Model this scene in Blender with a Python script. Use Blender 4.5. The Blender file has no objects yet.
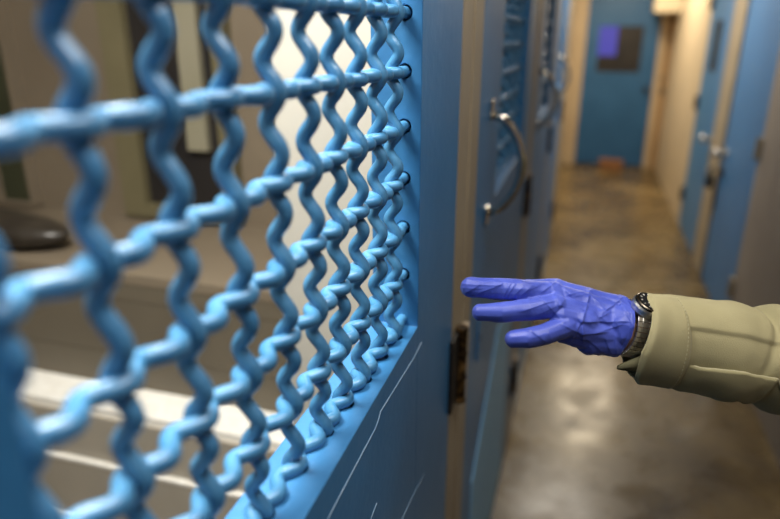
import bpy, bmesh, math, random
from mathutils import Vector, Matrix, noise
random.seed(7)
S = bpy.context.scene
C = S.collection
PI = math.pi
H = 1.65                      # eye height
XF = -0.18                    # corridor side face of the gates
XM = -0.2009                  # plane of the wire mesh
XB = 0.875                    # right hand wall
YE = 8.42                      # end of the corridor
WP, WPV = 0.0613, 0.0583      # wire pitches

# ------------------------------------------------------------------ materials
def nodes(name):
    m = bpy.data.materials.new(name); m.use_nodes = True
    nt = m.node_tree; b = nt.nodes['Principled BSDF']
    return m, nt, b
def N(nt, t, **k):
    n = nt.nodes.new(t)
    for a, v in k.items():
        if a in n.inputs: n.inputs[a].default_value = v
        else: setattr(n, a, v)
    return n
def paint(name, col, col2=None, rough=.4, nscale=6, bump=.0, bscale=80, bevel=0, metal=0, spec=.5, detail=5, lo=.35, hi=.65, bdist=.001, coat=0, sheen=0):
    m, nt, b = nodes(name); L = nt.links.new
    tc = N(nt, 'ShaderNodeTexCoord')
    n = N(nt, 'ShaderNodeTexNoise'); n.inputs['Scale'].default_value = nscale; n.inputs['Detail'].default_value = detail
    L(tc.outputs['Object'], n.inputs['Vector'])
    r = N(nt, 'ShaderNodeValToRGB'); r.color_ramp.elements[0].position = lo; r.color_ramp.elements[1].position = hi
    r.color_ramp.elements[0].color = (*col, 1); r.color_ramp.elements[1].color = (*(col2 or col), 1)
    L(n.outputs['Fac'], r.inputs['Fac']); L(r.outputs['Color'], b.inputs['Base Color'])
    b.inputs['Roughness'].default_value = rough; b.inputs['Metallic'].default_value = metal
    b.inputs['Specular IOR Level'].default_value = spec; b.inputs['Coat Weight'].default_value = coat; b.inputs['Coat Roughness'].default_value = .28
    b.inputs['Sheen Weight'].default_value = sheen
    prev = None
    if bevel:
        bv = N(nt, 'ShaderNodeBevel'); bv.samples = 4; bv.inputs['Radius'].default_value = bevel; prev = bv.outputs['Normal']
    if bump:
        n2 = N(nt, 'ShaderNodeTexNoise'); n2.inputs['Scale'].default_value = bscale; n2.inputs['Detail'].default_value = 3
        L(tc.outputs['Object'], n2.inputs['Vector'])
        bp = N(nt, 'ShaderNodeBump'); bp.inputs['Strength'].default_value = bump; bp.inputs['Distance'].default_value = bdist
        L(n2.outputs['Fac'], bp.inputs['Height'])
        if prev: L(prev, bp.inputs['Normal'])
        prev = bp.outputs['Normal']
    if prev: L(prev, b.inputs['Normal'])
    return m
M = {}
M['blue'] = paint('blue_paint', (.03, .175, .40), (.045, .21, .46), spec=.5, rough=.42, nscale=5, bump=.35, bscale=70, bevel=.0025, bdist=.002, coat=.08)
M['wire'] = paint('blue_wire_paint', (.045, .20, .40), (.075, .26, .48), rough=.36, nscale=30, bump=.5, bscale=130, bdist=.0015, coat=.6)
M['blue_dark'] = paint('blue_door_paint', (.055, .20, .43), (.07, .23, .48), rough=.42, nscale=3)
M['blue_deep'] = paint('deep_blue_door_paint', (.018, .09, .22), (.026, .11, .26), rough=.42, nscale=3)
M['glare'] = paint('pale_blue_glare', (.26, .58, .90), (.36, .66, .93), rough=.5, nscale=40, bump=.5, bscale=90)  # light tone holds the glare on the foot of the second gate
M['scratch'] = paint('bare_scratch', (.25, .42, .6), (.4, .55, .7), rough=.5, nscale=60)
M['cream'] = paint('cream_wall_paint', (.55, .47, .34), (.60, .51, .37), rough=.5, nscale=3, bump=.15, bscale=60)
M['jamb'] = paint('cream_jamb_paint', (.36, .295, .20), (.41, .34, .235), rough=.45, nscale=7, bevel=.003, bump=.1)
M['concrete'] = paint('grey_plaster', (.30, .255, .215), (.35, .30, .25), rough=.6, nscale=4, bump=.3, bscale=90)
M['tan'] = paint('tan_frame_paint', (.42, .325, .21), (.47, .37, .245), rough=.5, nscale=3)
M['brownwall'] = paint('brown_end_wall', (.30, .18, .08), (.34, .21, .10), rough=.6, nscale=3)
M['ceil'] = paint('ceiling_paint', (.55, .5, .42), rough=.8)
M['white'] = paint('white_cell_paint', (.47, .445, .385), (.50, .475, .41), rough=.5, nscale=4)
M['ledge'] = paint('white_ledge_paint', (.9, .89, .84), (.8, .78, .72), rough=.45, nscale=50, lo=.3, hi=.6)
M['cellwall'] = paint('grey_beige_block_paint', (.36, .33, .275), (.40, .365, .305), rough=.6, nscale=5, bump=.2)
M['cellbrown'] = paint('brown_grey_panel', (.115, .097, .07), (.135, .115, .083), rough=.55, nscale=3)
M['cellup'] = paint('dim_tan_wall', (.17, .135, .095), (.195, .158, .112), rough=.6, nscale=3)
M['olivepane'] = paint('dark_olive_pane', (.035, .04, .022), (.05, .055, .03), rough=.35, nscale=4)
M['darkpane'] = paint('dark_window_pane', (.016, .015, .016), (.026, .023, .022), rough=.35, nscale=4)
M['palecream'] = paint('pale_frame_paint', (.25, .235, .165), (.28, .26, .19), rough=.5)
M['dimcream'] = paint('dim_olive_frame_paint', (.13, .115, .062), (.155, .135, .075), rough=.5)
M['black'] = paint('black_rubber', (.012, .012, .011), (.02, .02, .018), rough=.5, nscale=10)
M['hole'] = paint('dark_hole', (.006, .008, .012), rough=.9)
M['vinyl'] = paint('dark_vinyl', (.022, .018, .014), (.045, .037, .028), rough=.35, nscale=8, bump=.3, bscale=20)
M['chrome'] = paint('worn_chrome', (.62, .58, .5), (.7, .66, .6), rough=.16, metal=1, nscale=20)
M['steel'] = paint('brushed_steel', (.68, .65, .60), (.75, .72, .67), rough=.32, metal=1, nscale=40)
M['darksteel'] = paint('dark_bezel_steel', (.10, .085, .065), (.14, .12, .09), rough=.25, metal=1, nscale=40)
M['brass'] = paint('aged_brass', (.05, .03, .014), (.40, .24, .09), rough=.35, metal=.8, nscale=45, lo=.5, hi=.7)
M['darkiron'] = paint('dark_iron', (.03, .028, .026), (.05, .045, .04), rough=.45, metal=.5, nscale=20)
M['card'] = paint('brown_cardboard', (.20, .09, .035), (.24, .11, .045), rough=.8)
M['khaki'] = paint('khaki_twill', (.38, .335, .18), (.43, .38, .21), rough=.85, nscale=14, bump=.5, bscale=900, bdist=.0006, spec=.2, sheen=.1)
M['khakidk'] = paint('khaki_twill_lining', (.13, .12, .065), (.16, .145, .08), rough=.9, nscale=14, bump=.4, bscale=900, bdist=.0006, spec=.2)
M['thread'] = paint('khaki_thread', (.50, .46, .28), (.56, .52, .33), rough=.8, nscale=200)
M['skin'] = paint('skin', (.50, .28, .18), (.55, .32, .21), rough=.5, nscale=20)
M['hair'] = paint('short_brown_hair', (.05, .03, .018), (.09, .055, .03), rough=.6, nscale=120, bump=1, bscale=200)
M['eye'] = paint('eye', (.8, .8, .78), rough=.2)
M['boot'] = paint('black_leather', (.015, .014, .013), (.025, .023, .02), rough=.35, nscale=15)
M['dial'] = paint('black_dial', (.01, .01, .012), rough=.3)
M['mark'] = paint('pale_dial_marks', (.75, .72, .62), rough=.3)

# glove
def glove_mat():
    m, nt, b = nodes('blue_nitrile'); L = nt.links.new
    tc = N(nt, 'ShaderNodeTexCoord')
    n = N(nt, 'ShaderNodeTexNoise'); n.inputs['Scale'].default_value = 30; L(tc.outputs['Object'], n.inputs['Vector'])
    r = N(nt, 'ShaderNodeValToRGB'); r.color_ramp.elements[0].position = .35; r.color_ramp.elements[1].position = .7
    r.color_ramp.elements[0].color = (.052, .085, .47, 1); r.color_ramp.elements[1].color = (.085, .13, .60, 1)
    L(n.outputs['Fac'], r.inputs['Fac']); L(r.outputs['Color'], b.inputs['Base Color'])
    b.inputs['Roughness'].default_value = .42; b.inputs['Sheen Weight'].default_value = .15
    b.inputs['Subsurface Weight'].default_value = .0
    n2 = N(nt, 'ShaderNodeTexNoise'); n2.inputs['Scale'].default_value = 420; n2.inputs['Detail'].default_value = 4
    L(tc.outputs['Object'], n2.inputs['Vector'])
    bp = N(nt, 'ShaderNodeBump'); bp.inputs['Strength'].default_value = .25; bp.inputs['Distance'].default_value = .0006
    L(n2.outputs['Fac'], bp.inputs['Height']); L(bp.outputs['Normal'], b.inputs['Normal'])
    return m
M['glove'] = glove_mat()

# floor: polished stained concrete
def floor_mat(name, c1, c2, c3):
    m, nt, b = nodes(name); L = nt.links.new
    tc = N(nt, 'ShaderNodeTexCoord')
    n = N(nt, 'ShaderNodeTexNoise'); n.inputs['Scale'].default_value = 1.6; n.inputs['Detail'].default_value = 9; n.inputs['Roughness'].default_value = .65
    n.inputs['Distortion'].default_value = .4
    L(tc.outputs['Object'], n.inputs['Vector'])
    r = N(nt, 'ShaderNodeValToRGB'); e = r.color_ramp.elements
    e[0].position = .32; e[0].color = (*c1, 1); e[1].position = .72; e[1].color = (*c3, 1)
    k = e.new(.5); k.color = (*c2, 1)
    L(n.outputs['Fac'], r.inputs['Fac']); L(r.outputs['Color'], b.inputs['Base Color'])
    n2 = N(nt, 'ShaderNodeTexNoise'); n2.inputs['Scale'].default_value = 5; n2.inputs['Detail'].default_value = 6
    L(tc.outputs['Object'], n2.inputs['Vector'])
    mr = N(nt, 'ShaderNodeMapRange'); mr.inputs['To Min'].default_value = .16; mr.inputs['To Max'].default_value = .42
    mr.inputs['From Min'].default_value = .3; mr.inputs['From Max'].default_value = .7
    L(n2.outputs['Fac'], mr.inputs['Value']); L(mr.outputs['Result'], b.inputs['Roughness'])
    bp = N(nt, 'ShaderNodeBump'); bp.inputs['Strength'].default_value = .12; bp.inputs['Distance'].default_value = .004
    L(n2.outputs['Fac'], bp.inputs['Height']); L(bp.outputs['Normal'], b.inputs['Normal'])
    return m
M['floor'] = floor_mat('polished_stained_concrete', (.045, .028, .011), (.125, .085, .035), (.26, .185, .08))

def emit(name, col, s):
    m = bpy.data.materials.new(name); m.use_nodes = True; nt = m.node_tree
    b = nt.nodes['Principled BSDF']; b.inputs['Emission Color'].default_value = (*col, 1); b.inputs['Emission Strength'].default_value = s
    b.inputs['Base Color'].default_value = (*(.1 * c for c in col), 1)
    return m

# ------------------------------------------------------------------ mesh helpers
def link(name, me, mat, parent=None, smooth=False):
    o = bpy.data.objects.new(name, me); C.objects.link(o)
    if mat:
        for mm in (mat if isinstance(mat, (list, tuple)) else [mat]): me.materials.append(mm)
    if parent: o.parent = parent
    if smooth:
        for p in me.polygons: p.use_smooth = True
    return o
class MB:
    def __init__(s): s.v = []; s.f = []; s.want = {}
    def box(s, x0, x1, y0, y1, z0, z1, skip=()):
        b = len(s.v)
        s.v += [(x, y, z) for x in (x0, x1) for y in (y0, y1) for z in (z0, z1)]
        F = {'x0': (0, 1, 3, 2), 'x1': (4, 6, 7, 5), 'y0': (0, 4, 5, 1), 'y1': (2, 3, 7, 6), 'z0': (0, 2, 6, 4), 'z1': (1, 5, 7, 3)}
        s.f += [tuple(b + i for i in F[k]) for k in F if k not in skip]
        return s
    def add(s, v, f):
        b = len(s.v); s.v += [tuple(p) for p in v]; s.f += [tuple(b + i for i in q) for q in f]; return s
    def tube(s, pts, r, n=12, caps=True, up=(0, 0, 1)):
        pts = [Vector(p) for p in pts]; rr = r if isinstance(r, (list, tuple)) else [r] * len(pts)
        b = len(s.v); prev = None
        for i, p in enumerate(pts):
            t = (pts[min(i + 1, len(pts) - 1)] - pts[max(i - 1, 0)]).normalized()
            if prev is None:
                u = Vector(up)
                if abs(u.dot(t)) > .9: u = Vector((1, 0, 0))
                prev = (u - t * u.dot(t)).normalized()
            else: prev = (prev - t * prev.dot(t)).normalized()
            w = t.cross(prev)
            for k in range(n):
                a = 2 * PI * k / n; s.v.append(tuple(p + (prev * math.cos(a) + w * math.sin(a)) * rr[i]))
        for i in range(len(pts) - 1):
            for k in range(n):
                a, c = b + i * n + k, b + i * n + (k + 1) % n
                s.f.append((a, c, c + n, a + n))
        if caps:
            s.f.append(tuple(b + k for k in range(n))[::-1]); s.f.append(tuple(b + (len(pts) - 1) * n + k for k in range(n)))
        return s
    def build(s, name, mat, parent=None, smooth=False, bevel=0):
        me = bpy.data.meshes.new(name); me.from_pydata(s.v, [], s.f)
        bm = bmesh.new(); bm.from_mesh(me); bmesh.ops.recalc_face_normals(bm, faces=bm.faces)
        if s.want:
            bm.faces.ensure_lookup_table()
            for k, w_ in s.want.items():
                bm.faces[k].normal_update()
                if bm.faces[k].normal.dot(w_) < 0: bm.faces[k].normal_flip()
        bm.to_mesh(me); bm.free()
        o = link(name, me, mat, parent, smooth)
        if bevel:
            md = o.modifiers.new('bevel', 'BEVEL'); md.width = bevel; md.segments = 2; md.limit_method = 'ANGLE'
        return o
def empty(name, loc=(0, 0, 0)):
    o = bpy.data.objects.new(name, None); C.objects.link(o); o.location = loc; o.empty_display_size = .1; return o
def tag(o, label=None, cat=None, group=None, kind=None):
    if label: o['label'] = label
    if cat: o['category'] = cat
    if group: o['group'] = group
    if kind: o['kind'] = kind
    return o
def box(name, mat, x0, x1, y0, y1, z0, z1, parent=None, bevel=0):
    return MB().box(x0, x1, y0, y1, z0, z1).build(name, mat, parent, bevel=bevel)
def struct(name, mat, *a, bevel=0):
    return tag(box(name, mat, *a, bevel=bevel), kind='structure')
def copy_tree(o, parent=None):
    c = o.copy(); C.objects.link(c)
    if parent: c.parent = parent
    for ch in list(o.children): copy_tree(ch, c)
    return c

# ------------------------------------------------------------------ the corridor shell   (z: floor = 0)
FL = 0.0; CE = 2.55
struct('floor', M['floor'], -2.7, XB + .15, -2.2, YE + .15, -.12, 0)
struct('ceiling', M['ceil'], -2.7, XB + .15, -2.2, YE + .15, CE, CE + .12)
struct('wall_back', M['concrete'], -2.7, XB + .15, -2.3, -2.2, 0, CE)
# right wall: solid stretches around two door openings
DB0, DB1, DA0, DA1 = 3.69, 4.59, 4.97, 5.93
DH = 2.08
w = MB()
w.box(XB, XB + .15, -2.2, DB0, 0, CE); w.box(XB, XB + .15, DB0, DA1, DH, CE)
tag(w.build('wall_right', M['concrete']), kind='structure')
struct('wall_right_far', M['cream'], XB, XB + .15, DA1, YE + .15, 0, CE)
struct('trim_1', M['jamb'], XB - .012, XB + .15, DB1, DA0, 0, DH, bevel=.004)

def right_door(name, y0, y1, hinge_y, latch_y, slit):
    root = tag(empty(name, (XB, (y0 + y1) / 2, 0)), kind='structure')
    b = root.location
    def L(o): o.location = -b; return o
    m = MB()
    xa, xb = XB + .005, XB + .05
    if slit:
        s0, s1, u0, u1 = slit
        m.box(xa, xb, y0, s0, .01, DH); m.box(xa, xb, s1, y1, .01, DH); m.box(xa, xb, s0, s1, .01, u0); m.box(xa, xb, s0, s1, u1, DH)
    else: m.box(xa, xb, y0, y1, .01, DH)
    L(m.build('door_panel', M['blue_dark'], root))
    if slit:
        L(MB().box(xa + .001, xb - .005, s0, s1, u0, u1).build('window_pane', M['hole'], root))
        f = MB()
        for q in ((s0 - .015, s0, u0, u1), (s1, s1 + .015, u0, u1), (s0 - .015, s1 + .015, u0 - .015, u0), (s0 - .015, s1 + .015, u1, u1 + .015)):
            f.box(xa - .008, xa, q[0], q[1], q[2], q[3])
        L(f.build('window_frame', M['darkiron'], root))
    for z in (.29, 1.06, 1.83):
        h = MB().tube([(XB - .012, hinge_y, z - .055), (XB - .012, hinge_y, z + .055)], .012)
        h.box(XB - .014, XB + .004, hinge_y - .04, hinge_y + .03, z - .05, z + .05)
        L(h.build('hinge', M['darkiron'] if slit else M['jamb'], root))
    k = MB().tube([(XB + .005, latch_y, .89), (XB - .035, latch_y, .89), (XB - .042, latch_y, .89), (XB - .062, latch_y, .89), (XB - .072, latch_y, .89)], [.016, .012, .028, .032, .018], 20)
    L(k.build('knob', M['steel'], root, True))
    L(MB().tube([(XB + .006, latch_y, .89), (XB - .004, latch_y, .89)], .036, 20).build('knob_plate', M['steel'], root))
    return root
d2 = right_door('door_2', DB0, DB1, DB0 + .01, DB1 - .09, None)
d1 = right_door('door_3', DA0, DA1, DA1 + .005, DA0 + .09, (DA0 + .44, DA0 + .64, 1.35, 1.68))
# hasp and padlock on the nearer right hand door
hp = MB(); hp.box(XB - .01, XB + .01, DB1 - .10, DB1 + .08, .745, .79)
o = hp.build('hasp', M['darkiron'], d2, bevel=.002); o.location = -d2.location
pl = tag(MB().box(XB - .075, XB - .035, DB1 - .06, DB1 + .03, .655, .735).tube([(XB - .055, DB1 - .04, .73), (XB - .055, DB1 - .04, .77), (XB - .04, DB1 - .015, .785), (XB - .055, DB1 + .01, .77), (XB - .055, DB1 + .01, .73)], .007, 8).build('padlock', M['black'], bevel=.004),
    'black padlock hanging from the hasp between the two blue doors on the right wall', 'padlock')

# end wall with its door
EX0, EX1 = -.088, .728
w = MB()
w.box(-.42, EX0 - .17, YE, YE + .15, 0, CE); w.box(EX1 + .075, XB, YE, YE + .15, 0, CE); w.box(EX0 - .17, EX1 + .075, YE, YE + .15, 2.2, CE)
tag(w.build('wall_end', M['brownwall']), kind='structure')
t = MB(); t.box(EX0 - .17, EX0, YE - .02, YE + .15, 0, 2.2); t.box(EX1, EX1 + .075, YE - .02, YE + .15, 0, 2.2); t.box(EX0, EX1, YE - .02, YE + .15, 2.07, 2.2)
tag(t.build('trim_2', M['tan'], bevel=.004), kind='structure')
d = tag(empty('door_1', ((EX0 + EX1) / 2, YE, 0)), kind='structure')
wx0, wx1, wz0, wz1 = .06, .555, 1.13, 1.655
m = MB(); ya, yb = YE + .03, YE + .08
m.box(EX0, wx0, ya, yb, .02, 2.07); m.box(wx1, EX1, ya, yb, .02, 2.07); m.box(wx0, wx1, ya, yb, .02, wz0); m.box(wx0, wx1, ya, yb, wz1, 2.07)
for nm, mb, mt in (('door_panel', m, M['blue_deep']),
                   ('window_pane', MB().box(wx0 + .21, wx1, ya + .02, ya + .03, wz0, wz1), M['darkpane']),
                   ('lit_window_pane', MB().box(wx0, wx0 + .21, ya + .02, ya + .03, wz0 + .19, wz1), emit('violet_lit_window', (.10, .10, .75), .45)),
                   ('window_pane', MB().box(wx0, wx0 + .21, ya + .02, ya + .03, wz0, wz0 + .19), M['darkpane']),
                   ('threshold', MB().box(EX0, EX1, YE - .03, YE + .12, 0, .02), M['darkiron']),
                   ('knob', MB().tube([(EX1 - .08, ya, .95), (EX1 - .08, ya - .06, .95)], .028, 16), M['darkiron'])):
    o = mb.build(nm, mt, d); o.location = -d.location
box('backing_dark', M['hole'], EX0 - .1, EX1 + .1, YE + .149, YE + .16, 0, 2.1, None); bpy.data.objects['backing_dark'].name = 'wall_end_outer'; tag(bpy.data.objects['wall_end_outer'], kind='structure')
for i, (x, z, s, lab) in enumerate(((.815, 1.07, .03, 'upper small dark switch plate on the brown strip right of the far door'), (.84, .93, .035, 'lower small dark switch plate on the brown strip right of the far door'))):
    o = MB().box(x - s / 1.5, x + s / 1.5, YE - .012, YE, z - s, z + s).box(x - .006, x + .006, YE - .02, YE - .012, z - .012, z + .012).build('wall_switch', M['darkiron'], bevel=.003)
    tag(o, lab, 'switch')
o = MB().box(.61, XB, YE - .5, YE, 1.80, 2.1)  .box(.595, XB, YE - .52, YE - .48, 1.79, 2.12).build('ceiling_duct', M['cream'], bevel=.01)
tag(o, 'cream boxed duct high in the far right corner beside the blue end door', 'duct')
bx = MB(); bx.box(.22, .48, YE - .28, YE - .06, 0, .10); bx.box(.21, .49, YE - .29, YE - .05, .085, .105)
tag(bx.build('cardboard_box', M['card'], bevel=.004), 'low brown cardboard box on the floor against the blue end door', 'box')

# ------------------------------------------------------------------ the mesh gates on the left
LATCH, OP0, OP1, HIN = -.12, .146, .722, .955
XR = -.240                                     # cell side face of a gate
ZS, ZT = H - .3625, H + .30                    # opening bottom / top
ZB, ZTOP = .025, 2.10
MOD = 1.275
HX = [H + .0141 + WP * k for k in range(4, -7, -1)]        # heights of horizontal wires
HX = [z for z in HX if ZS < z < ZT]
VY = [.686, .633, .578, .527, .476, .420, .361, .302, .241, .181]
def mesh_x(y): return XM - .042 * max(0, .722 - y)          # the mesh leans a little into the cell towards the latch side
def mesh_dz(y, z): return min(1, max(0, (.70 - y) / .35)) * (.005 - min(.011, .095 * max(0, H - .0466 - z)))
def wire_index(y):
    if y >= VY[1]: return (VY[0] - y) / (VY[0] - VY[1])
    for k in range(1, len(VY) - 1):
        if y >= VY[k + 1]: return k + (VY[k] - y) / (VY[k] - VY[k + 1])
    return len(VY) - 2 + (VY[-2] - y) / (VY[-2] - VY[-1])

def holed_strip(mb, fixed, axis, u0, u1, vs, v0, v1, ucf, r, depth, dirn):
    """flat face at a fixed coordinate with round bored holes; axis 'y': u=x, v=z;  axis 'z': u=x, v=y"""
    def P(u, v, d=0): return (u, fixed + d, v) if axis == 'y' else (u, v, fixed + d)
    nv = Vector(P(0, 0, 0)) * 0 + (Vector((0, -dirn, 0)) if axis == 'y' else Vector((0, 0, -dirn)))
    n = 16; vs = sorted(vs); cur = v0
    def put(v, f, want):
        b = len(mb.f); mb.add(v, f)
        for k in range(len(f)): mb.want[b + k] = want if isinstance(want, Vector) else want[k]
    def rect(a, b, c, d_): put([P(a, c), P(b, c), P(b, d_), P(a, d_)], [(0, 1, 2, 3)], nv)
    for v in vs:
        uc = ucf(v); half = min(.014, uc - u0 - .0003, u1 - uc - .0003)
        hv0, hv1 = max(v - half, v0), min(v + half, v1)
        if min(v - hv0, hv1 - v) < r * 1.02: continue
        if hv0 > cur: rect(u0, u1, cur, hv0)
        rect(u0, uc - half, hv0, hv1); rect(uc + half, u1, hv0, hv1)
        ring = []; sq = []; bot = []
        for k in range(n):
            a = 2 * PI * (k + .5) / n; c, s_ = math.cos(a), math.sin(a)
            ring.append(P(uc + r * c, v + r * s_)); bot.append(P(uc + r * c, v + r * s_, dirn * depth))
            q = 1 / max(abs(c), abs(s_))
            sq.append(P(uc + half * c * q, v + (hv1 - v) * s_ * q if s_ > 0 else v + (v - hv0) * s_ * q))
        put(ring + sq, [(k, (k + 1) % n, n + (k + 1) % n, n + k) for k in range(n)], nv)
        for ck, (cu, cv) in enumerate(((half, hv1 - v), (-half, hv1 - v), (-half, hv0 - v), (half, hv0 - v))):
            k = ck * 4 + 1; put([sq[k], sq[(k + 1) % n], P(uc + cu, v + cv)], [(0, 1, 2)], nv)
        ctr = Vector(P(uc, v, 0))
        put(ring + bot, [(k, (k + 1) % n, n + (k + 1) % n, n + k) for k in range(n)], [ctr - Vector(ring[k]) for k in range(n)])
        put(bot, [tuple(range(n))], nv)
        cur = hv1
    if cur < v1: rect(u0, u1, cur, v1)

def make_gate():
    root = empty('cell_gate', (XF, LATCH, 0))
    def L(o): o.location = (-XF, -LATCH, 0); return o
    p = MB()
    p.box(XR, XF, LATCH, OP0, ZB, ZTOP)
    p.box(XR, XF, OP1, HIN, ZB, ZTOP, skip=('y0',))
    p.box(XR, XF, OP0, OP1, ZB, ZS, skip=('z1', 'y0', 'y1'))
    p.box(XR, XF, OP0, OP1, ZT, ZTOP, skip=('y0', 'y1'))
    holed_strip(p, OP1, 'y', XR, XF, HX[:-1], ZB, ZTOP, lambda v: XM + .0008, .0086, .015, 1)
    holed_strip(p, ZS, 'z', XR, XF, VY, OP0, OP1, lambda v: mesh_x(v) + .0022, .0098, .015, -1)
    L(p.build('gate_panel', M['blue'], root))
    A, R = .0055, .0061
    def lump(a, b, c): return noise.noise(Vector((a * 90, b * 90, c * 90)))
    for j, y in enumerate(VY):
        pts, rr = [], []
        z = ZS - .012
        while z < ZT + .01:
            t = (z - HX[0]) / WP
            amp = A * (1 if j % 2 == 0 else -1) * SGN
            # crimp dies away just inside the frame
            yy = y + .0012 * lump(z * .3, y, 1)
            pts.append((mesh_x(y) + amp * math.cos(3 * PI * t), yy, z + mesh_dz(y, z))); rr.append(R * (1 + .10 * lump(z, y, 5))); z += WP / 30
        L(MB().tube(pts, rr, 14).build('vertical_wire', M['wire'], root, True))
    for i, z in enumerate(HX):
        pts, rr = [], []
        y = OP0 - .01
        while y < OP1 + .012:
            t = wire_index(y)
            k = 1.0
            if y > VY[0]: k = max(0, 1 - (y - VY[0]) / .03) 
            amp = -A * (1 if i % 2 == 0 else -1) * SGN
            pts.append((mesh_x(y) + amp * k * math.cos(3 * PI * t), y, z + mesh_dz(y, z) + .0012 * lump(y * .3, z, 2))); rr.append(R * (1.06 + .10 * lump(y, z, 7))); y += WPV / 30
        L(MB().tube(pts, rr, 14).build('horizontal_wire', M['wire'], root, True))
    # pull handle on the latch side
    hy = LATCH + .125; zt, zb = H - .162, H - .362
    pts = []
    for q in range(25):
        a = q / 24; s_ = math.sin(PI * a) ** .55
        pts.append((XF + .006 + .062 * s_, hy + .006 * s_, zt + (zb - zt) * a))
    hd = MB().tube(pts, .0085, 14)
    ho = L(hd.build('pull_handle', M['chrome'], root, True))
    mt = MB()
    for z in (zt + .010, zb - .006): MB().box(XF, XF + .006, hy - .013, hy + .013, z - .020, z + .020).build('mounting_plate', M['chrome'], ho, bevel=.002)
    pass
    # hinges
    for z in (H - .565, H - 1.30, H + .34):
        hb = MB(); hyy = HIN + .044
        hb.tube([(XF + .010, hyy, z - .072), (XF + .010, hyy, z + .072)], .0105, 16)
        for k in (-.0715, -.024, .024, .0715): hb.tube([(XF + .010, hyy, z + k - .003), (XF + .010, hyy, z + k + .003)], .0122, 16)
        h_ = L(hb.build('hinge', M['brass'], root, bevel=.0012))
        MB().box(XF - .001, XF + .007, HIN - .012, hyy, z - .07, z + .07).build('hinge_leaf', M['darkiron'], h_, bevel=.0015)['label'] = 'dark iron leaf'
        MB().box(XF, XF + .014, hyy + .022, hyy + .065, z - .045, z + .055).build('hinge_spacer', M['jamb'], h_, bevel=.002)['label'] = 'cream painted spacer block'
    kh = MB().box(XF, XF + .004, hy - .022, hy + .022, H - .70, H - .60)
    ke = L(kh.build('lock_plate', M['blue'], root, bevel=.001))
    MB().tube([(XF + .003, hy, H - .65), (XF + .0046, hy, H - .65)], .008, 12).build('keyhole', M['hole'], ke)
    return root
SGN = 1
gate = make_gate()
labels = ['nearest blue gate with crimped wire mesh, thick frame and scratched lower panel',
          'second blue mesh gate along the left wall, shiny curved pull handle behind the gloved fingers',
          'third blue mesh gate along the left wall, blurred handle beyond the tan post',
          'farthest blue mesh gate on the left wall, next to the end of the corridor']
gates = [gate]
for i in range(1, 4):
    g = copy_tree(gate); g.location.y += MOD * i; gates.append(g)
for g, l in zip(gates, labels): tag(g, l, 'gate', 'blue wire mesh cell gates along the left wall')
# added plate on the second gate; its colour and outline carry a bright glare
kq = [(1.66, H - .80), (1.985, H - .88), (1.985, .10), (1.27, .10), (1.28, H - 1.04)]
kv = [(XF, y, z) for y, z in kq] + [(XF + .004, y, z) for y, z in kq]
kp = MB().add(kv, [tuple(range(5)), tuple(range(5, 10))] + [(k, (k + 1) % 5, 5 + (k + 1) % 5, 5 + k) for k in range(5)]).build('glare_plate', M['glare'], gates[1], bevel=.001)
kp.location = (-XF, -LATCH - MOD, 0); kp['label'] = 'pale blue plate standing for glare on the gate'
# scratches on the nearest gate
SCR = [[(0.7423, -0.3951), (0.7027, -0.3976), (0.6205, -0.3923), (0.561, -0.3885), (0.5556, -0.3937), (0.5438, -0.3978), (0.4709, -0.3992), (0.4099, -0.4011)], [(0.7734, -0.631), (0.7083, -0.6187), (0.6464, -0.6104)], [(0.5463, -0.4968), (0.5251, -0.5006)]]
for path in SCR:
    s = MB().tube([(XF + .0002, y, z + H) for y, z in path], .0007, 6).build('scratch', M['scratch'], gate, True); s.location = (-XF, -LATCH, 0)
    s['label'] = 'pale scratch in the blue paint'

# posts between the gates, with a stepped profile
def post(n, y0, y1):
    m = MB(); wd = y1 - y0
    m.box(XR - .05, XF - .004, y0, y1, 0, CE)
    m.box(XF - .004, XF, y0, y0 + wd * .42, 0, CE); m.box(XF - .004, XF + .002, y0 + wd * .5, y1 - .012, 0, CE)
    return tag(m.build('trim_%d' % n, M['jamb']), kind='structure')
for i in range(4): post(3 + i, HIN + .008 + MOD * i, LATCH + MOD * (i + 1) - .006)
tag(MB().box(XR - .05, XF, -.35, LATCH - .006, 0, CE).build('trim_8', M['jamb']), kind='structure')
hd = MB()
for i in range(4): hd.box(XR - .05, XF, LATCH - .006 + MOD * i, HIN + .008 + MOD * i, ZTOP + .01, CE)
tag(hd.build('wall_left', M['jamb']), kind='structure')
yl = LATCH + MOD * 4 - .006
struct('wall_left_far', M['jamb'], -.42, XF, yl, 5.75, 0, CE)
struct('wall_left_end', M['jamb'], -.42, -.27, 5.75, YE + .15, 0, CE)
struct('wall_left_near', M['concrete'], XR - .05, XF, -2.2, -.35, 0, CE)

# ------------------------------------------------------------------ the first cell, seen through the mesh
Y1, Y2 = 1.17, 1.27
YC = 1.0
lz = H - .80 * Y1                                # ledge height
struct('wall_partition', M['white'], -.508, XR - .05, YC, HIN + MOD, 0, CE)
m = MB()
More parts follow.
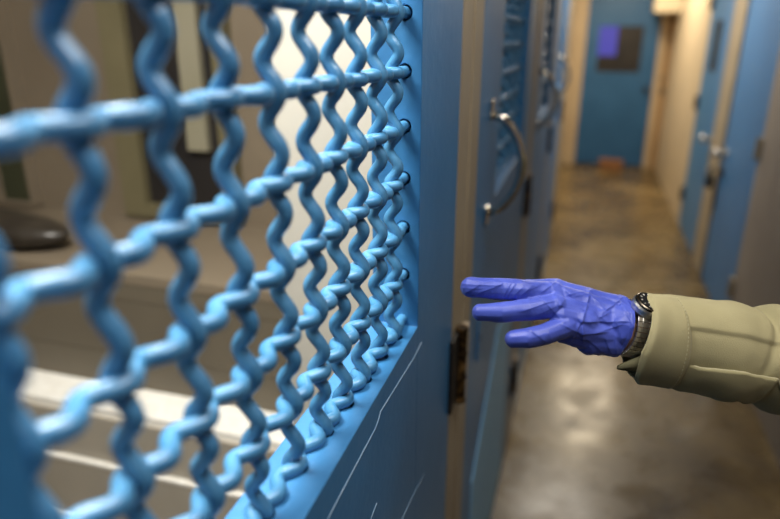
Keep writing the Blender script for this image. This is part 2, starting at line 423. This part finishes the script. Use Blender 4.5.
# block courses, each set a little behind the one below, so that its upper arris stands out
zz = [0, H - 1.52, H - 1.31, H - 1.11 * Y1 + .0, H - .94 * Y1, lz - .02]
zz = sorted(zz)
for k in range(len(zz) - 1):
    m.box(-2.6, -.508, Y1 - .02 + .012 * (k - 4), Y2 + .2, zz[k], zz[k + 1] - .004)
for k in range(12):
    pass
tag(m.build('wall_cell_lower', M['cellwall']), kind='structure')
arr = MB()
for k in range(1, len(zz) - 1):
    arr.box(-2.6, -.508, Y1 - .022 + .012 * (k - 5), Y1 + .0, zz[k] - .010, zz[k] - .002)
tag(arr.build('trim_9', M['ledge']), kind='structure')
struct('trim_10', M['ledge'], -2.6, -.508, Y1 - .01, Y2 + .01, lz - .03, lz, bevel=.004)
# dark panel above the ledge
z2 = H - .475 * Y2
m = MB()
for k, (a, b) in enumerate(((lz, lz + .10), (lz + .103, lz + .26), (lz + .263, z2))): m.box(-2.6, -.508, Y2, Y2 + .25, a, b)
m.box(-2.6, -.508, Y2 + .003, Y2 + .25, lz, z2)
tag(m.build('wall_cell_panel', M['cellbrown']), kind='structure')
Y3 = 1.75
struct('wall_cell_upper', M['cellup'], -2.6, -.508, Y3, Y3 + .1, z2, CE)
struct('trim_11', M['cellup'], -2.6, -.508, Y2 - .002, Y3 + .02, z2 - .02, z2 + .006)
def win(n, x0, x1, z0, z1, pane, fr, fw):
    r = tag(empty('window_%d' % n, ((x0 + x1) / 2, Y3, z0)), kind='structure')
    o = MB().box(x0, x1, Y3 - .02, Y3 + .005, z0, z1).build('window_pane', pane, r); o.location = -r.location
    f = MB()
    if fw:
        f.box(x0 - fw, x0, Y3 - .05, Y3, z0 - fw * .5, z1); f.box(x1, x1 + fw * .5, Y3 - .05, Y3, z0 - fw * .5, z1); f.box(x0, x1, Y3 - .05, Y3, z0 - fw * .5, z0)
        o = f.build('window_frame', fr, r); o.location = -r.location
    return r
def X3(u): return u * Y3
win(1, X3(-1.115), X3(-1.035), H - .33 * Y3, 2.4, M['olivepane'], M['cellup'], .02)
win(2, X3(-.765), X3(-.60), H - .31 * Y3, 2.4, M['darkpane'], M['dimcream'], .085)
m = MB().box(X3(-.665), X3(-.625), Y3 - .045, Y3 - .021, H - .205 * Y3, 2.4)
tag(m.build('trim_12', M['palecream']), kind='structure')
# dark cushion on the ledge shelf
def blob(name, caps, mat, voxel, parent=None, smooth_it=6, disp=None, extra=None):
    """union of tapered capsules re-meshed into one continuous skin"""
    mb = bmesh.new()
    for (a, b, ra, rb) in caps:
        a, b = Vector(a), Vector(b); d = b - a; n = max(2, int(d.length / (min(ra, rb) * .35)) + 1)
        n = min(n, 40)
        for i in range(n + 1):
            t = i / n; r = ra + (rb - ra) * t
            bmesh.ops.create_icosphere(mb, subdivisions=2, radius=r * 1.01, matrix=Matrix.Translation(a + d * t))
    for (c, rad, rot) in (extra or []):
        bmesh.ops.create_icosphere(mb, subdivisions=3, radius=1, matrix=Matrix.Translation(Vector(c)) @ rot.to_matrix().to_4x4() @ Matrix.Diagonal((*rad, 1)))
    me = bpy.data.meshes.new(name); mb.to_mesh(me); mb.free()
    tmp = bpy.data.objects.new(name + '_tmp', me); C.objects.link(tmp)
    r = tmp.modifiers.new('r', 'REMESH'); r.mode = 'VOXEL'; r.voxel_size = voxel
    s = tmp.modifiers.new('s', 'SMOOTH'); s.iterations = smooth_it; s.factor = .6
    dg = bpy.context.evaluated_depsgraph_get(); dg.update()
    out = bpy.data.meshes.new_from_object(tmp.evaluated_get(dg))
    bpy.data.objects.remove(tmp); out.name = name
    if disp:
        nrm = [v.normal.copy() for v in out.vertices]
        for v, n_ in zip(out.vertices, nrm): v.co = v.co + n_ * disp(v.co, n_)
    out.materials.clear()
    return link(name, out, mat, parent, True)
from mathutils import Euler
cz = z2 - .0
cu = blob('seat_cushion', [], M['vinyl'], .012, extra=[((-1.66, 1.375, cz + .052), (.31, .10, .055), Euler((0, 0, .0)))])
tag(cu, 'dark padded cushion lying on the shelf inside the cell behind the mesh', 'cushion')
# remaining cell walls
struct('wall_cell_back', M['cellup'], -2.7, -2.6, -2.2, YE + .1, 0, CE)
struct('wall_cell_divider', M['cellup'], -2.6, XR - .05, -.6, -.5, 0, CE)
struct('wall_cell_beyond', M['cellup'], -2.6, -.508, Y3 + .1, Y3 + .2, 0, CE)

# ------------------------------------------------------------------ the person: only the left arm reaches into view
person = empty('person', (.62, .95, 0))
tag(person, 'person in khaki shirt reaching out a blue gloved hand toward the gates', 'person')
def PL(o): o.location = -person.location; return o
def W(px, py, z):
    """point seen at photo pixel px,py, z metres along the view axis"""
    f = 640.; u = (px - 390) / f; v = (259.5 - py) / f
    q = CF + CR * u + CU * v
    return Vector((0, 0, H)) + q * z
pit = math.atan2(233, 640); yaw = math.atan(205 / 640 * math.cos(pit))
CF = Vector((-math.sin(yaw) * math.cos(pit), math.cos(yaw) * math.cos(pit), -math.sin(pit)))
CR = Vector((math.cos(yaw), math.sin(yaw), 0)); CU = CR.cross(CF)

wr = W(634, 329, .705)
k_in, k_mi, k_ri, k_pi = W(556, 290, .725), W(552, 294, .705), W(556, 306, .690), W(566, 326, .682)
caps = []
# wrist and metacarpals
wt, wb = W(631, 314, .708), W(630, 340, .705)
for k, r in ((k_in, .0125), (k_mi, .0125), (k_ri, .012), (k_pi, .0115)):
    s = wt.lerp(wb, {k_in: 0, k_mi: .3, k_ri: .65, k_pi: 1}.get(None, .5)) if False else None
for (a, b, ra, rb) in ((wt, k_in, .017, .0125), (wt.lerp(wb, .3), k_mi, .018, .0125), (wt.lerp(wb, .65), k_ri, .018, .012), (wb, k_pi, .017, .0115),
                       (W(640, 326, .708), W(622, 327, .705), .027, .0285), (wb, W(590, 340, .70), .017, .017), (wb, W(600, 345, .715), .013, .012)):
    caps.append((a, b, ra, rb))
# webbing between the knuckles
for a, b in ((k_in, k_mi), (k_mi, k_ri), (k_ri, k_pi)): caps.append((a, b, .0115, .0115))
caps.append((k_ri.lerp(k_pi, .5), W(585, 322, .69), .013, .015)); caps.append((W(562, 334, .69), W(612, 342, .70), .010, .0165))
def finger(pts, rs):
    for i in range(len(pts) - 1): caps.append((pts[i], pts[i + 1], rs[i], rs[i + 1]))
finger([k_mi, W(520, 290, .695), W(492, 288.5, .695), W(470.5, 287.5, .70)], [.0138, .0125, .0122, .0112])
finger([k_in, W(524, 290, .722), W(497, 290, .722), W(471, 286, .72)], [.0135, .0125, .0120, .0105])
finger([k_ri, W(528, 310, .683), W(502, 312.5, .683), W(480, 312.5, .688)], [.0135, .0122, .0112, .0094])
finger([k_pi, W(546, 334, .675), W(528, 338, .675), W(513.5, 339, .68)], [.0128, .0118, .0112, .0096])
finger([W(618, 332, .728), W(588, 322, .752), W(560, 310, .76), W(535, 304, .765)], [.017, .0145, .0115, .0095])
axis = (W(470, 287, .70) - wr).normalized()
WDIR = (W(700, 343, .72) - W(600, 322, .70)).normalized(); WCUT = W(622, 327, .70)
# long straight folds of the thin film: (start, end, height in mm)
def PA(u, v): return (540 + u / 5.76, 280 + v / 5.76)
def PB(u, v): return (455 + u / 5.46, 265 + v / 5.46)
FO = [(PA(65, 20), PA(100, 130), 1.2), (PA(100, 20), PA(170, 85), 1.3), (PA(170, 85), PA(300, 62), 1.1), (PA(215, 92), PA(290, 80), .9), (PA(290, 75), PA(240, 230), 1.5),
      (PA(240, 235), PA(180, 350), 1.2), (PA(250, 240), PA(465, 240), 1.5), (PA(370, 185), PA(470, 110), 1.4), (PA(300, 90), PA(370, 190), 1.0), (PA(345, 215), PA(400, 190), .9),
      (PA(470, 130), PA(525, 260), 1.4), (PA(235, 255), PA(245, 340), 1.5), (PA(245, 310), PA(360, 300), 1.3), (PA(345, 215), PA(375, 238), .9), (PA(380, 350), PA(410, 420), 1.0),
      (PA(430, 330), PA(440, 420), 1.1), (PA(180, 340), PA(240, 345), .9), (PA(0, 100), PA(110, 220), 1.0), (PA(20, 60), PA(90, 12), 1.1), (PA(440, 250), PA(475, 380), 1.1),
      (PA(120, 150), PA(215, 170), .9), (PA(130, 130), PA(60, 230), 1.0), (PA(330, 300), PA(440, 265), 1.0), (PA(275, 340), PA(340, 400), .8), (PA(130, 260), PA(215, 300), .9),
      (PB(35, 105), PB(235, 112), .9), (PB(65, 150), PB(130, 112), .9), (PB(40, 128), PB(130, 130), .8), (PB(250, 190), PB(300, 112), 1.0), (PB(285, 170), PB(322, 120), .9),
      (PB(300, 190), PB(355, 140), 1.0), (PB(340, 190), PB(405, 130), 1.0), (PB(110, 165), PB(240, 112), 1.0), (PB(400, 140), PB(470, 105), .9), (PB(380, 250), PB(520, 205), .9),
      (PB(430, 285), PB(530, 240), .8), (PB(400, 340), PB(480, 400), .8), (PB(330, 60 + 20), PB(420, 110), .8), (PB(35, 75), PB(120, 85), .8)]
VD = (W(560, 310, .7) - Vector((0, 0, H))).normalized()
FP = []
for p, q, hgt in FO:
    A_, B_ = W(p[0], p[1], .69), W(q[0], q[1], .69); t_ = (B_ - A_); ln = t_.length; t_.normalize()
    nn = t_.cross(VD).normalized()
    if nn.z < 0: nn = -nn
    FP.append((A_, t_, nn, ln, hgt * .001))
def fold(co, n):
    v = co; h = 0
    front = max(0, min(1, .25 - n.dot(VD) * 1.2))
    ww = .0012 * noise.noise(v * 60)
    for A_, t_, nn, ln, hg in FP:
        d_ = v - A_; d_ = d_ - VD * d_.dot(VD)
        s_ = d_.dot(t_)
        if s_ < -.006 or s_ > ln + .006: continue
        m_ = min(1, (s_ + .006) / .006, (ln + .006 - s_) / .006)
        x = d_.dot(nn) + ww
        h += hg * m_ * (math.exp(-x / .0040) if x > 0 else math.exp(x / .0009))
    rest = noise.noise(v * 26 + Vector((9, 2, 5))) * .0007
    back = (1 - abs(noise.noise(v * 45 + Vector((2, 2, 2))))) ** 3 * .0009 * (1 - front)
    s_ = (v - WCUT).dot(WDIR)
    return h * front * .95 - .0003 + rest + back + (.0008 if s_ > -.003 else 0)
glove = PL(blob('nitrile_glove', caps, M['glove'], .0009, person, 10, fold))
for v_ in glove.data.vertices:            # straight open end of the glove at the wrist
    d0 = (v_.co - WCUT).dot(WDIR)
    if d0 > 0: v_.co -= WDIR * (d0 * .98)
# rolled edge of the glove at the wrist
# (the blob also covers the wrist under the cuff)

# watch
wrist_dir = (W(700, 343, .72) - W(600, 322, .70)).normalized()
up = Vector((0, -.30, 1)); up = (up - wrist_dir * up.dot(wrist_dir)).normalized(); sd = wrist_dir.cross(up)
wc = W(629, 328, .707)
wroot = MB()
def ringpts(c, ru, rs, x0=0, n=40): return [c + wrist_dir * x0 + up * (ru * math.cos(2 * PI * i / n)) + sd * (rs * math.sin(2 * PI * i / n)) for i in range(n + 1)]
def band(mb, c, ru, rs, wdt, th, a0, a1, n):
    for i in range(n):
        b0 = a0 + (a1 - a0) * i / n; b1 = a0 + (a1 - a0) * (i + .86) / n
        for (u0, u1) in ((-.5, -.22), (-.2, .2), (.22, .5)):
            vv = []
            for t in (0, th):
                for bb in (b0, b1):
                    for uu in (u0, u1):
                        vv.append(c + wrist_dir * (uu * wdt) + up * ((ru + t) * math.cos(bb)) + sd * ((rs + t) * math.sin(bb)))
            mb.add(vv, [(0, 1, 3, 2), (4, 6, 7, 5), (0, 4, 5, 1), (2, 3, 7, 6), (0, 2, 6, 4), (1, 5, 7, 3)])
watch = PL(MB().build('wrist_watch', None, person)) if False else empty('wrist_watch'); watch.parent = person; watch.location = -person.location
bd = MB(); band(bd, wc, .0290, .0285, .017, .003, math.radians(28), math.radians(332), 30)
bd.build('bracelet', M['steel'], watch, bevel=.0004)
dc = wc + up * .0295 + wrist_dir * .0055
cs = MB().tube([dc - up * .003, dc, dc + up * .0055, dc + up * .008], [.0165, .0178, .0178, .0165], 40, up=tuple(wrist_dir))
cs.build('watch_case', M['steel'], watch, False)
bz = MB().tube([dc + up * .0078, dc + up * .0100, dc + up * .0108], [.0168, .0164, .0152], 40, up=tuple(wrist_dir)); bz.build('bezel', M['darksteel'], watch)
MB().tube([dc + up * .0108, dc + up * .0110], [.0135, .0135], 40, up=tuple(wrist_dir)).build('dial', M['dial'], watch)
mk = MB()
for i in range(12):
    a = 2 * PI * i / 12; e = wrist_dir * math.cos(a) + sd * math.sin(a); mk.tube([dc + up * .0111 + e * .0103, dc + up * .0111 + e * .0125], .0005, 6)
for a, l in ((.6, .010), (2.5, .007)):
    e = wrist_dir * math.cos(a) + sd * math.sin(a); mk.tube([dc + up * .0112, dc + up * .0112 + e * l], .0005, 6)
mk.build('dial_marks', M['mark'], watch)

# sleeve: rings along the arm.  (px, py, depth, vertical half size, depth half size)
el = W(860, 385, .775)                      # elbow, beyond the frame
sh = Vector((.60, .80, H - .22))            # shoulder
rings = [(W(642, 337, .710), .0460, .040), (W(672, 342, .716), .0490, .044), (W(705, 348, .720), .0515, .047), (W(725, 352, .724), .053, .049),
         (W(745, 356, .728), .0535, .050), (W(765, 360, .733), .0575, .053), (W(785, 364, .738), .0595, .055), (W(820, 372, .75), .061, .057),
         (el, .062, .058), (el.lerp(sh, .35) + Vector((0, 0, -.01)), .066, .062), (el.lerp(sh, .75), .074, .068), (sh, .08, .072)]
def interp(t):
    i = min(int(t), len(rings) - 2); k = t - i
    p = [rings[max(i - 1, 0)], rings[i], rings[i + 1], rings[min(i + 2, len(rings) - 1)]]
    def cr(a, b, c, d): return .5 * ((2 * b) + (-a + c) * k + (2 * a - 5 * b + 4 * c - d) * k * k + (-a + 3 * b - 3 * c + d) * k ** 3)
    return cr(p[0][0], p[1][0], p[2][0], p[3][0]), cr(*[q[1] for q in p]), cr(*[q[2] for q in p])
nr, na = 330, 160
TM = len(rings) - 1
def frame(t):
    a = interp(max(t - .05, 0))[0]; b = interp(min(t + .05, TM - .001))[0]; d_ = (b - a).normalized()
    u = Vector((0, 0, 1)); u = (u - d_ * u.dot(d_)).normalized(); return d_, u, d_.cross(u)
def sleeve_pt(t, ang, off=0):
    c, ru, rs = interp(t); d_, u, s_ = frame(t)
    ca, sa = math.cos(ang), math.sin(ang)
    q = c + u * (ru * ca) + s_ * (rs * sa)
    # folds running round and along the arm
    f_ = .0030 * math.sin(t * 2.3 + 2.0 * math.sin(ang + .6) + 1.0) * (.4 + .6 * abs(math.sin(ang * .5)))
    f_ += .0050 * noise.noise(q * 13 + Vector((2, 0, 0))) + .0014 * (1 - abs(noise.noise(q * 14 + Vector((5, 0, 3))))) ** 4 + .0004 * noise.noise(q * 70)
    # pinch: diagonal valley near the right of the picture
    vv = (t - 3.65) - .55 * (ca - .2)
    f_ -= .0060 * math.exp(-(vv / .22) ** 2) * max(0, ca + .15)
    f_ += .0040 * math.exp(-((vv - .65) / .5) ** 2) * max(0, ca)
    # upper seam and the edge of the placket stand a little proud of the cloth
    f_ += .0028 / (1 + math.exp(-(ca - SEAM) * 110))
    n_ = (u * ca + s_ * sa)
    return q + n_ * (f_ * min(1, .3 + t) + off)
SEAM = .66
vs, fs = [], []
for i in range(nr + 1):
    t = (TM - .001) * (i / nr) ** 1.25
    for k in range(na): vs.append(sleeve_pt(t, 2 * PI * k / na))
for i in range(nr):
    for k in range(na):
        a, b = i * na + k, i * na + (k + 1) % na; fs.append((a, b, b + na, a + na))
slv = MB().add(vs, fs).build('sleeve', M['khaki'], person, True); PL(slv)
md = slv.modifiers.new('s', 'SOLIDIFY'); md.thickness = .0015; md.offset = -1

# cuff: separate stiff band with a slightly flared mouth
c0, c1 = W(627, 335.5, .707), W(668, 342.5, .716)
cd = (c1 - c0).normalized(); cu_ = (Vector((.0, -.05, 1)) - cd * Vector((.0, -.05, 1)).dot(cd)).normalized(); cs_ = cd.cross(cu_)
vs, fs = [], []; nl = 40; na2 = 140
prof = [(0, .0)]
def cuff_pt(s, ang, off=0):
    ca, sa = math.cos(ang), math.sin(ang)
    base = c0.lerp(c1, s)
    ru, rs = .0515 + .0005 * s, .0445 + .002 * s
    rip = .0012 * noise.noise(Vector((ang * 1.5, s * 3, 2))) + .0008 * math.sin(3 * ang + 2 * s)
    edge = -.0035 * math.exp(-(s / .06) ** 2) - .003 * math.exp(-((1 - s) / .05) ** 2) - .0008 * math.exp(-((s - .9) / .02) ** 2)
    # lower front swings a little toward the wrist, mouth is not quite square to the arm
    sk = (-.009 * ca if ca < 0 else .003 * ca * (1 - s) - .006 * ca * s) + .016 * max(0, -ca) ** 4 * (1 - .6 * s) - .003 * (1 - ca * ca) * (1 - s)
    sk += .011 * max(0, -sa)
    return base + cd * sk + (cu_ * ca) * (ru + rip + edge + off) + (cs_ * sa) * (rs + rip + edge + off)
for i in range(nl + 1):
    for k in range(na2): vs.append(cuff_pt(i / nl, 2 * PI * k / na2))
for i in range(nl):
    for k in range(na2):
        a, b = i * na2 + k, i * na2 + (k + 1) % na2; fs.append((a, b, b + na2, a + na2))
cuff = PL(MB().add(vs, fs).build('cuff', M['khaki'], person, True))
md = cuff.modifiers.new('s', 'SOLIDIFY'); md.thickness = .0035; md.offset = -1
# which angle of the ring faces the camera?
def seam_line(name, pts, r, mat, parent):
    return PL(MB().tube(pts, r, 6).build(name, mat, parent, True))
seg = []
for k in range(70):
    a0 = 2 * PI * k / 70
    seg.append([cuff_pt(.88, a0, .0004), cuff_pt(.88, a0 + 2 * PI / 70 * .55, .0004)])
st = MB()
for s_ in seg: st.tube(s_, .0004, 5)
st.build('cuff_stitching', M['thread'], cuff)
# loose tab end of the cuff hanging below the wrist
tb = MB()
T0, T1 = W(650, 365, .690), W(616, 368.5, .69)
n = 24; top = []; bot = []
for i in range(n + 1):
    s_ = i / n; c = T0.lerp(T1, s_) + Vector((0, -.002 * math.sin(PI * s_), .0015 * math.sin(PI * s_)))
    wv = .0125 * (1 - s_ ** 1.5) ** .8 + .0004
    top.append(c + Vector((.002, .004, wv * .95))); bot.append(c - Vector((-.001, -.003, wv * .75)))
mid = [(a + b) / 2 + Vector((0, -.003, 0)) for a, b in zip(top, bot)]
vs = top + mid + bot; fs = []
for r_ in range(2):
    for i in range(n): fs.append((r_ * (n + 1) + i, r_ * (n + 1) + i + 1, (r_ + 1) * (n + 1) + i + 1, (r_ + 1) * (n + 1) + i))
tabo = tb.add(vs, fs).build('cuff_tab', M['khakidk'], cuff, True)
md = tabo.modifiers.new('s', 'SOLIDIFY'); md.thickness = .003; md.offset = 0

# placket strip with piping along the lower side of the forearm, and seam threads
def cam_ang(t, py):
    """ring angle on the camera side whose point projects to photo row py"""
    best = None
    for q in range(0, 181):
        for sg in (1, -1):
            a = sg * PI * q / 180
            p = sleeve_pt(t, a) - Vector((0, 0, H)); d_, u, s_ = frame(t)
            nn = u * math.cos(a) + s_ * math.sin(a)
            if nn.dot(p) > 0: continue
            y_ = 259.5 - 640 * p.dot(CU) / p.dot(CF)
            e_ = abs(y_ - py)
            if best is None or e_ < best[0]: best = (e_, a)
    return best[1]
def proj_x(p):
    p = p - Vector((0, 0, H)); return 390 + 640 * p.dot(CR) / p.dot(CF)
def t_at(px):
    lo, hi = 0, 7
    for _ in range(30):
        m_ = (lo + hi) / 2
        if proj_x(interp(m_)[0]) < px: lo = m_
        else: hi = m_
    return lo
ta, tb_ = t_at(669), t_at(746)
pts = []; strip = []
NP = 40
a_hi = [cam_ang(ta + (tb_ - ta) * i / 8, 365 + 13 * i / 8) for i in range(9)]
a_lo = [cam_ang(ta + (tb_ - ta) * i / 8, 389 + 13 * i / 8) for i in range(9)]
def lerp_list(l, s): i = min(int(s * (len(l) - 1)), len(l) - 2); k = s * (len(l) - 1) - i; return l[i] * (1 - k) + l[i + 1] * k
vs, fs = [], []; mrow = 14
for i in range(NP + 1):
    s_ = i / NP; t = ta + (tb_ - ta) * s_
    for j in range(mrow + 1):
        a = lerp_list(a_hi, s_) * (1 - j / mrow) + lerp_list(a_lo, s_) * (j / mrow)
        vs.append(sleeve_pt(t, a, .0018 - .006 * max(0, 1 - s_ * 7)))
    pts.append(sleeve_pt(t, lerp_list(a_hi, s_), .0022 - .006 * max(0, 1 - s_ * 7)))
for i in range(NP):
    for j in range(mrow):
        a = i * (mrow + 1) + j; fs.append((a, a + 1, a + mrow + 2, a + mrow + 1))
plk = PL(MB().add(vs, fs).build('placket', M['khaki'], slv, True)); plk.location = (0, 0, 0)
md = plk.modifiers.new('s', 'SOLIDIFY'); md.thickness = .002; md.offset = -1
o = MB().tube(pts + [sleeve_pt(t_at(758), cam_ang(t_at(758), 396), .001)], .0008, 6).build('piping', M['thread'], slv, True)
o = MB().tube([sleeve_pt(t_at(717), cam_ang(t_at(717), 376 + q * 3.5), .0026) for q in range(6)], .0006, 6).build('seam', M['khakidk'], slv, True)
# the rest of the person, outside the frame to the right
BX, BY = .66, .99
V = Vector
sv = Vector(sh); elb = el
body = PL(blob('body', [((BX, BY, 1.10), (BX, BY, 1.40), .085, .085), ((BX, BY, 1.40), (BX, BY, 1.50), .06, .055), ((BX, BY - .15, 1.40), (BX, BY + .19, 1.39), .045, .045), ((BX, BY + .20, 1.38), (BX, BY + .26, 1.15), .045, .038), ((BX, BY + .26, 1.15), (BX - .01, BY + .27, .93), .037, .026),
     (tuple(sv), (BX, BY - .14, 1.40), .045, .045), (tuple(elb), tuple(sv), .038, .045), (tuple(W(690, 343, .715)), tuple(elb), .030, .038), (tuple(W(612, 328, .709)), tuple(W(690, 343, .715)), .0215, .030),
     ((BX, BY, 1.46), (BX - .01, BY, 1.58), .058, .056), ((BX + .01, BY, 1.665), (BX - .01, BY, 1.69), .088, .09), ((BX - .045, BY, 1.60), (BX - .05, BY, 1.63), .055, .06),
     ((BX - .09, BY, 1.655), (BX - .118, BY, 1.632), .012, .014), ((BX - .098, BY - .012, 1.595), (BX - .098, BY + .012, 1.595), .012, .012),
     ((BX, BY - .09, 1.655), (BX, BY - .094, 1.625), .014, .010), ((BX, BY + .09, 1.655), (BX, BY + .094, 1.625), .014, .010),
     ((BX - .01, BY + .27, .95), (BX - .02, BY + .275, .86), .026, .032), ((BX - .02, BY + .275, .86), (BX - .03, BY + .28, .76), .012, .008), ((BX - .035, BY + .27, .85), (BX - .055, BY + .265, .76), .010, .008), ((BX, BY + .27, .85), (BX - .01, BY + .272, .76), .010, .008), ((BX + .015, BY + .27, .85), (BX + .015, BY + .272, .775), .009, .007), ((BX - .045, BY + .26, .89), (BX - .08, BY + .25, .82), .011, .009)],
     M['skin'], .005, person, 3)); body['label'] = 'bare skin of head, neck and right hand'
hair = PL(blob('hair', [], M['hair'], .006, person, 3, extra=[((BX + .018, BY, 1.708), (.097, .096, .082), Euler((0, .25, 0)))]))
for s_ in (-1, 1):
    c = Vector((BX - .083, BY + .030 * s_, 1.662))
    PL(MB().tube([c, c + Vector((-.005, 0, 0)), c + Vector((-.008, 0, 0))], [.012, .010, .004], 12).build('eye', M['eye'], person, True))
shirt = PL(blob('shirt', [((BX, BY - .09, 1.02), (BX, BY + .09, 1.02), .125, .125), ((BX, BY - .09, 1.02), (BX - .005, BY - .10, 1.30), .125, .12), ((BX, BY + .09, 1.02), (BX - .005, BY + .10, 1.30), .125, .12),
     ((BX, BY, 1.05), (BX, BY, 1.38), .13, .11), ((BX, BY - .17, 1.39), (BX, BY + .17, 1.39), .075, .075), ((BX, BY, 1.44), (BX - .005, BY, 1.47), .075, .068),
     (tuple(sh), (BX, BY - .12, 1.38), .082, .085), ((BX, BY + .20, 1.38), (BX, BY + .26, 1.15), .070, .058), ((BX, BY + .26, 1.15), (BX - .01, BY + .27, .95), .055, .045)],
     M['khaki'], .008, person, 8, lambda v, n_: .006 * noise.noise(v * 9)))
trou = PL(blob('trousers', [((BX, BY - .09, .95), (BX, BY + .09, .95), .13, .13), ((BX, BY - .10, .92), (BX - .01, BY - .11, .50), .105, .078), ((BX - .01, BY - .11, .50), (BX, BY - .12, .12), .076, .062),
     ((BX, BY + .10, .92), (BX - .01, BY + .11, .50), .105, .078), ((BX - .01, BY + .11, .50), (BX, BY + .12, .12), .076, .062)], M['khakidk'], .009, person, 8, lambda v, n_: .007 * noise.noise(v * 8)))
for s_ in (-1, 1):
    y = BY + .12 * s_
    PL(blob('boot', [((BX + .02, y, .045), (BX - .16, y, .038), .044, .036), ((BX + .01, y, .06), (BX + .005, y, .17), .048, .05), ((BX - .02, y, .07), (BX - .1, y, .05), .045, .04)], M['boot'], .006, person, 5))

# ------------------------------------------------------------------ lamps
def lamp(name, x, y, lx, ly, watts, col, label, z=CE):
    r = empty(name, (x, y, z)); tag(r, label, 'lamp')
    h = MB().box(-lx / 2 - .03, lx / 2 + .03, -ly / 2 - .03, ly / 2 + .03, -.05, 0).build('housing', M['ceil'], r, bevel=.006)
    d_ = MB().box(-lx / 2, lx / 2, -ly / 2, ly / 2, -.066, -.05).build('diffuser', emit(name + '_glow', col, 2.0), r)
    ld = bpy.data.lights.new(name + '_light', 'AREA'); ld.shape = 'RECTANGLE'; ld.size = lx; ld.size_y = ly; ld.energy = watts; ld.color = col
    lo = bpy.data.objects.new(name + '_light', ld); C.objects.link(lo); lo.parent = r; lo.location = (0, 0, -.075)
    return r
lamp('ceiling_lamp', .30, 6.9, .30, 1.1, 48, (1, .84, .60), 'warm ceiling lamp at the far end of the corridor, nearest the end door')
lamp('ceiling_lamp', .10, 4.5, .28, 1.0, 29, (1, .92, .80), 'added ceiling lamp halfway along the corridor, brightening the right wall')  # unseen lamp, added to lift the right wall and its doors
lamp('ceiling_lamp', .22, .42, .28, .9, 11, (1, .96, .92), 'ceiling lamp over the nearest gate and the gloved hand')
lamp('ceiling_lamp', -.62, .46, .6, .6, 52, (1, .96, .88), 'square ceiling lamp inside the cell behind the mesh')

wd = bpy.data.worlds.new('world'); S.world = wd; wd.use_nodes = True
wd.node_tree.nodes['Background'].inputs['Color'].default_value = (.02, .02, .022, 1)

# ------------------------------------------------------------------ camera
cam = bpy.data.cameras.new('camera'); co = bpy.data.objects.new('camera', cam); C.objects.link(co)
cam.sensor_width = 36; cam.lens = 640 * 36 / 780; cam.clip_start = .01
co.location = (0, 0, H)
co.rotation_euler = Matrix((CR, CU, -CF)).transposed().to_euler()
cam.dof.use_dof = True; cam.dof.focus_distance = .69; cam.dof.aperture_fstop = 2.2; cam.dof.aperture_blades = 9
S.camera = co
vs = S.view_settings; vs.view_transform = 'Standard'; vs.look = 'None'; vs.gamma = 1; vs.exposure = 0; vs.use_curve_mapping = False
